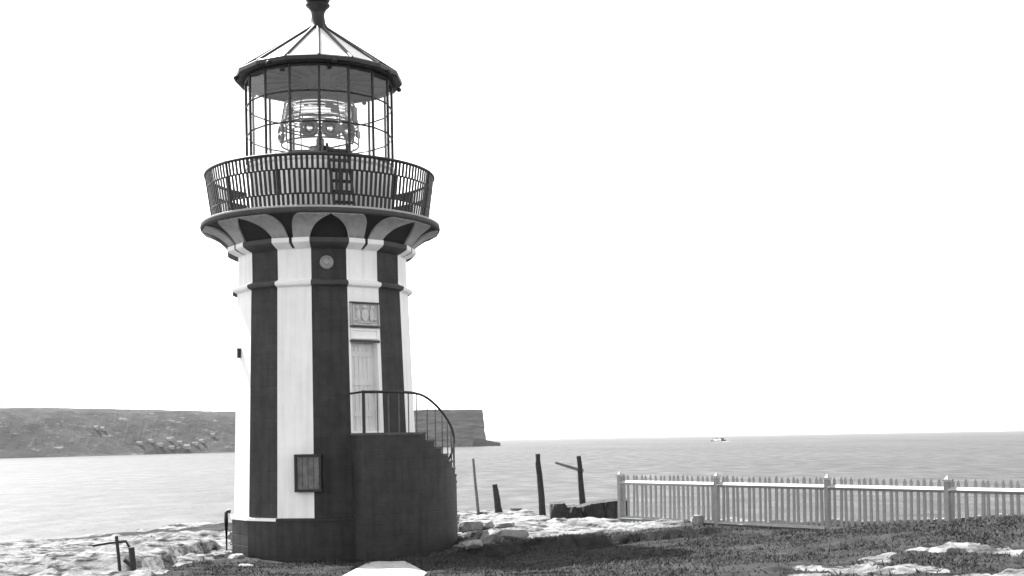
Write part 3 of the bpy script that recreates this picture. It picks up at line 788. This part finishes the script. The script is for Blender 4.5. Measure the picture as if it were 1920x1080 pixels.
def tread(a, b_, n):
    s = MB(); V = []
    for i in range(n+1):
        g = a+(b_-a)*i/n; V += [pol(RI, g, -0.045), pol(RO+0.012, g, -0.045), pol(RO+0.012, g, 0), pol(RI, g, 0)]
    fs = []
    for i in range(n):
        for j in range(4): fs.append((4*i+j, 4*i+(j+1) % 4, 4*i+4+(j+1) % 4, 4*i+4+j))
    fs += [(3, 2, 1, 0), tuple(4*n+j for j in range(4))]
    s.add(V, fs); return s
o = tread(ST-rad(0.6), LD+rad(0.5), 12).build('landing_slab', M['tread'], stair, (0, 0, LAND))
first = tread(0, TR+rad(0.5), 3).build('stair_tread', M['tread'], stair, (0, 0, segs[1][2]), segs[1][0])
for a, b_, zt in segs[2:]: dup(first, stair, rz=a, loc=(0, 0, zt))
RH = 2.83; HH = 0.82
def step_z(a): return LAND if a <= LD else LAND-RIS*(a-LD)/TR-0.02
bal = empty('stair_railing', (0, 0, 0)); bal.parent = LH
pts = []
for i in range(64):
    a = ST+(segs[-1][1]-ST)*i/63
    w_ = rad(3.0); z = LAND+HH-w_*math.log(1+math.exp((a-LD+rad(1))/w_))/TR*RIS
    pts.append(pol(RH, a, z))
s = MB(); s.tube(pts, 0.028, 8); s.build('handrail', M['iron'], bal)
s = MB(); s.tube([(0, -RH, 0), (0, -RH, HH-0.02)], 0.013, 6); first = s.build('stair_baluster', M['iron_grey'], bal, (0, 0, LAND), ST+rad(1))
for a in [ST+rad(k) for k in (6.5, 11.5, 16.5, 21.5, 26)]: dup(first, bal, rz=a, loc=(0, 0, LAND))
for a, b_, zt in segs[1:]:
    dup(first, bal, rz=a+TR*0.4, loc=(0, 0, zt))
for a, z in ((ST+rad(0.4), LAND), ):
    s = MB(); s.tube([pol(RH, a, z), pol(RH, a, z+HH+0.03)], 0.026, 8); s.build('newel_post', M['iron'], bal)
s = MB(); V = pts[0], pol(1.98, ST+rad(0.4), LAND+HH)
s.tube([V[0], V[1]], 0.022, 8); s.build('landing_rail', M['iron'], bal)
# timber hatch on the wall near the foot of the stair
ah = rad(-9.8); t_, o_ = radial_frame(ah); MT = Matrix((t_, o_, Vector((0, 0, 1)))).transposed()
s = MB(); c = o_*2.04+Vector((0, 0, 1.955)); s.box(c, (0.46, 0.10, 0.68), mtx=MT)
for i in range(4): s.box(c+t_*(-0.17+0.113*i)+o_*0.055, (0.10, 0.02, 0.64), mtx=MT)
hat = s.build('hatch', M['hatch'], LH)
s = MB()
for dx, dz, a, b_ in ((0, 0.36, 0.56, 0.05), (0, -0.36, 0.56, 0.05), (-0.255, 0, 0.05, 0.67), (0.255, 0, 0.035, 0.67)): s.box(c+t_*dx+Vector((0, 0, dz))+o_*0.01, (a, 0.15, b_), mtx=MT)
s.build('hatch_frame', M['iron'], hat)
# slit window on the weather side
aw = rad(-68); t_, o_ = radial_frame(aw); MT = Matrix((t_, o_, Vector((0, 0, 1)))).transposed()
s = MB(); c = o_*1.91+Vector((0, 0, 4.50)); s.box(c, (0.06, 0.10, 0.20), mtx=MT); sw = s.build('slit_window', M['iron'], LH)
# drainpipe at the left end of the plinth
a = rad(-88); s = MB(); s.tube([pol(2.06, a, 1.10), pol(2.12, a, 1.12), pol(2.155, a, 1.08), pol(2.16, a, 0.9), pol(2.16, a, -0.3)], 0.042, 8); s.build('drainpipe', M['iron'], LH)

# ------------------------------------------------------------------ picket fence
fz = math.atan2(FDY, FDX); FL = math.hypot(FDX, FDY)
FN = empty('picket_fence', (FA.x, FA.y, 0), fz)
tag(FN, 'long pale picket fence with pointed pales and square posts along the grass', 'fence')
LEN = FL*1.3
s = MB()
PZ0, PZ1 = 0.52, 1.70
s.add([(-.032, -.011, PZ0), (.032, -.011, PZ0), (.032, .011, PZ0), (-.032, .011, PZ0), (-.032, -.011, PZ1-.06), (.032, -.011, PZ1-.06), (.032, .011, PZ1-.06), (-.032, .011, PZ1-.06), (0, -.011, PZ1), (0, .011, PZ1)],
      [(3, 2, 1, 0), (0, 1, 5, 8, 4), (2, 3, 7, 9, 6), (1, 2, 6, 5), (3, 0, 4, 7), (5, 6, 9, 8), (7, 4, 8, 9)])
first = None; posts = [0, 0.299, 0.589, 0.854, 1.125]
x = 0.12; i = 0
while x < LEN:
    if min(abs(x-p*FL) for p in posts) > 0.07:
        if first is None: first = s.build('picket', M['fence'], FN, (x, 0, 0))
        else:
            c = dup(first, FN, loc=(x+random.uniform(-.012, .012), random.uniform(-.003, .003), random.uniform(-0.02, 0.012))); c.rotation_euler = (0, random.uniform(-.018, .018), 0); c.scale = (random.uniform(.82, 1.12), 1, 1)
    x += 0.1445
for p in posts:
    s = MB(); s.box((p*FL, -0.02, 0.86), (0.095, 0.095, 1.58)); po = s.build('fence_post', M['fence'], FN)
    s = MB(); h = 1.655
    s.box((p*FL, -0.02, h+0.02), (0.125, 0.125, 0.035)); b_ = 0.045
    s.add([(p*FL-b_, -.02-b_, h+.04), (p*FL+b_, -.02-b_, h+.04), (p*FL+b_, -.02+b_, h+.04), (p*FL-b_, -.02+b_, h+.04), (p*FL, -.02, h+.13)], [(0, 1, 4), (1, 2, 4), (2, 3, 4), (3, 0, 4)])
    s.build('post_cap', M['fence_top'], po)
for i in range(len(posts)-1):
    a, b_ = posts[i]*FL+0.05, posts[i+1]*FL-0.05
    for z in (1.50, 0.66):
        s = MB(); yb, hh = -0.0125, 0.055
        s.add([(x, y, z_) for x in (a, b_) for y, z_ in ((yb, z-hh), (yb-0.065, z), (yb, z+hh))], [(0, 3, 4, 1), (1, 4, 5, 2), (2, 5, 3, 0), (0, 1, 2), (5, 4, 3)])
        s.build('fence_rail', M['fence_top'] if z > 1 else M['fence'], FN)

# ------------------------------------------------------------------ weathered posts, rocks and slab
def pole(name, pa, pb, d, r0, r1, m, label, cat, extra=None):
    b_ = P(*pb, d); a = P(*pa, d); b_.z -= 0.25
    t = empty(name, b_); s = MB(); n = 6; pts = [b_.lerp(a, i/n)-b_+Vector((random.uniform(-1, 1), random.uniform(-1, 1), 0))*r0*0.1 for i in range(n+1)]
    s.tube(pts, [r0+(r1-r0)*i/n for i in range(n+1)], 8)
    s.build('pole', m, t); tag(t, label, cat)
    if extra: extra(t, b_, d)
    return t
def arm(t, b_, d):
    s = MB(); p = P(1094, 883, d)-b_; q_ = P(1041, 867, d)-b_; s.tube([p, p.lerp(q_, .5), q_], [0.05, 0.045, 0.035], 7); s.build('arm', M['timber_grey'], t)
pole('slender_pole', (887, 860), (897, 953), 37, 0.05, 0.035, M['timber_grey'], 'thin grey leaning pole on the rocks nearest the lighthouse stair', 'pole')
pole('timber_stump', (927, 908), (936, 953), 36.5, 0.12, 0.075, M['timber'], 'short dark leaning timber stump on the rock edge', 'stump')
pole('timber_post', (1008, 851), (1018, 956), 35, 0.105, 0.07, M['timber'], 'tall dark leaning timber post without an arm on the pale rock edge', 'post')
pole('signal_post', (1085, 855), (1095, 956), 34, 0.10, 0.06, M['timber'], 'dark leaning post with a thin arm pointing left beside the fence', 'post', arm)

def rock_mesh(sx, sy, sz, seed, flat=0.35):
    bm = bmesh.new(); bmesh.ops.create_icosphere(bm, subdivisions=4, radius=1.0)
    rnd = random.Random(seed); planes = []
    for _ in range(9):
        v = Vector((rnd.gauss(0, 1), rnd.gauss(0, 1), rnd.gauss(0, 0.8))).normalized(); planes.append((v, rnd.uniform(0.55, 0.85)))
    planes.append((Vector((0, 0, 1)), 0.6))
    for v in bm.verts:
        p = v.co.copy()
        for n, dd in planes:
            e = p.dot(n)-dd
            if e > 0: p -= n*e*0.92
        p *= 1+0.06*noise.fractal(p*2.6+Vector((seed, 0, 0)), 0.8, 2, 4)
        v.co = Vector((p.x*sx, p.y*sy, p.z*sz*(1.0 if p.z > 0 else 0.7)))
    me = bpy.data.meshes.new('boulder'); bm.to_mesh(me); bm.free()
    return me
def boulder(px, py, size, seed, label, m='rock', rz=0.0, name='boulder', d=None, sink=0.07, cat='rock'):
    p = G(px, py) if d is None else P(px, py, d)
    me = rock_mesh(*size, seed); me.name = name; me.materials.append(M[m])
    o = bpy.data.objects.new(name, me); COL.objects.link(o); o.location = p+Vector((0, 0, size[2]*0.5-sink)); o.rotation_euler = (0, 0, rz)
    tag(o, label, cat); return o
boulder(884, 993, (0.30, 0.35, 0.24), 1, 'pale blocky boulder against the foot of the stair wall')
boulder(884, 1026, (0.22, 0.22, 0.15), 21, 'grey angular rock lowest beside the stair wall', rz=0.5)
boulder(960, 1012, (0.36, 0.3, 0.20), 4, 'bright rounded boulder at the right end of the rock pile')
boulder(912, 988, (0.25, 0.3, 0.17), 5, 'small grey boulder between the stair boulders and the bright ledge')
boulder(950, 988, (0.30, 0.3, 0.16), 6, 'small pale boulder in the middle of the rock pile')
boulder(445, 1046, (0.20, 0.22, 0.13), 7, 'small white stone at the left corner of the lighthouse plinth')
boulder(462, 1062, (0.17, 0.2, 0.1), 8, 'small pale stone lying in the dark grass before the plinth')
boulder(1305, 985, (0.18, 0.2, 0.2), 9, 'small grey rock poking up at the bottom of the fence')
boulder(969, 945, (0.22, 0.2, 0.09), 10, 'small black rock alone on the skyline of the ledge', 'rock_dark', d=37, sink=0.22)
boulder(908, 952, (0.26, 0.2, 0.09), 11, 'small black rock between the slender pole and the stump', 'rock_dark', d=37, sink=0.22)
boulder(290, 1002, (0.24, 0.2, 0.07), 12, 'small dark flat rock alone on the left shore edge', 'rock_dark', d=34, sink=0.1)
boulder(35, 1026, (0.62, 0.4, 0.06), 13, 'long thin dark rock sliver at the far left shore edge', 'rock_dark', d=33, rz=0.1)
# ledge by the fence end; its shade is put into the dark rock colour
def ledge():
    d = 32.5; top = [(1032, 946), (1060, 944), (1062, 951), (1090, 951), (1110, 945), (1140, 941), (1164, 939), (1180, 938)]
    bot = [(1032, 955), (1060, 960), (1062, 960), (1090, 968), (1110, 972), (1140, 974), (1164, 972), (1180, 972)]
    s = MB(); V = []
    def fine(l):
        o_ = []
        for i in range(len(l)-1):
            k = max(1, int(abs(l[i+1][0]-l[i][0])/4))
            for j in range(k):
                u = j/k; o_.append((l[i][0]+(l[i+1][0]-l[i][0])*u, l[i][1]+(l[i+1][1]-l[i][1])*u))
        return o_+[l[-1]]
    for (a, b_), (c, e) in zip(fine(top), fine(bot)):
        b_ += 2.2*noise.noise((a*0.16, 0, 3)); e += 2*noise.noise((a*0.2, 4, 3))
        t = P(a, b_, d); g = P(c, e, d-0.1)
        dn = Vector((0, 0.12*noise.noise((a*0.15, 8, 1)), 0)); V += [g-Vector((0, 0, .3)), g+dn, t-dn, t+Vector((0, .9, 0.02)), t+Vector((0, 1.0, -1.0))]
    n = len(V)//5; fs = []
    for i in range(n-1):
        for j in range(4): fs.append((5*i+j, 5*i+5+j, 5*i+6+j, 5*i+1+j))
    fs += [(0, 1, 2, 3, 4), tuple(5*(n-1)+j for j in (4, 3, 2, 1, 0))]
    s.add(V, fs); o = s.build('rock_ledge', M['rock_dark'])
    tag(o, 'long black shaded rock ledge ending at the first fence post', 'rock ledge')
ledge()
# broken old fence at the left
def broken():
    g = G(224, 1070); d = g.y; b_ = P(226, 1068, d); b_.z = g.z; t = empty('broken_fence', b_)
    tag(t, 'broken remains of a dark timber fence with leaning posts on the left rocks', 'fence')
    def bar_(name, pts, r, dd=d):
        s = MB(); s.tube([P(x, y, dd)-b_ for x, y in pts], r, 7); s.build(name, M['iron'], t)
    bar_('post', [(218, 1005), (222, 1040), (225, 1075)], 0.028)
    bar_('post', [(246, 1026), (249, 1055), (251, 1095)], 0.05, d-0.4)
    bar_('rail', [(174, 1023), (205, 1018), (236, 1015), (246, 1032)], 0.025)
    bar_('brace', [(233, 1050), (250, 1064)], 0.035)
broken()
# pale paving slab before the tower
s = MB(); 
tp = [(692, 1057), (712, 1056.5), (735, 1056), (757, 1055), (771, 1063), (784, 1068), (800, 1078), (793, 1087), (775, 1100), (640, 1100), (641, 1084), (654, 1077), (668, 1069), (676, 1066)]
gpts = [G(*q_) for q_ in tp]; zc = np.mean([g.z for g in gpts])
V = [(g.x, g.y, g.z+0.03) for g in gpts]; n = len(V)
s.add(V+[(x, y, z-0.3) for x, y, z in V], [tuple(range(n-1, -1, -1))]+[(i, (i+1) % n, n+(i+1) % n, n+i) for i in range(n)])
o = s.build('paving_slab', M['slab']); tag(o, 'bright pale flat slab set in the grass in front of the lighthouse', 'slab')

# ------------------------------------------------------------------ haze
USE_HAZE = True
if USE_HAZE:
    s = MB(); x0, x1, y0, y1, z0, z1 = -31000, 31000, -320, 17100, SEA-3.5, 110
    s.add([(a, b_, c) for c in (z0, z1) for a, b_ in ((x0, y0), (x1, y0), (x1, y1), (x0, y1))], [(3, 2, 1, 0), (4, 5, 6, 7), (0, 1, 5, 4), (1, 2, 6, 5), (2, 3, 7, 6), (3, 0, 4, 7)])
    m = bpy.data.materials.new('sea_air'); m.use_nodes = True; n = m.node_tree; n.nodes.clear()
    o_ = n.nodes.new('ShaderNodeOutputMaterial'); v = n.nodes.new('ShaderNodeVolumePrincipled')
    v.inputs['Color'].default_value = (0.95, 0.95, 0.95, 1); v.inputs['Density'].default_value = 0.000013; v.inputs['Anisotropy'].default_value = 0.2
    n.links.new(v.outputs['Volume'], o_.inputs['Volume'])
    hz = s.build('haze', m); hz['kind'] = 'stuff'
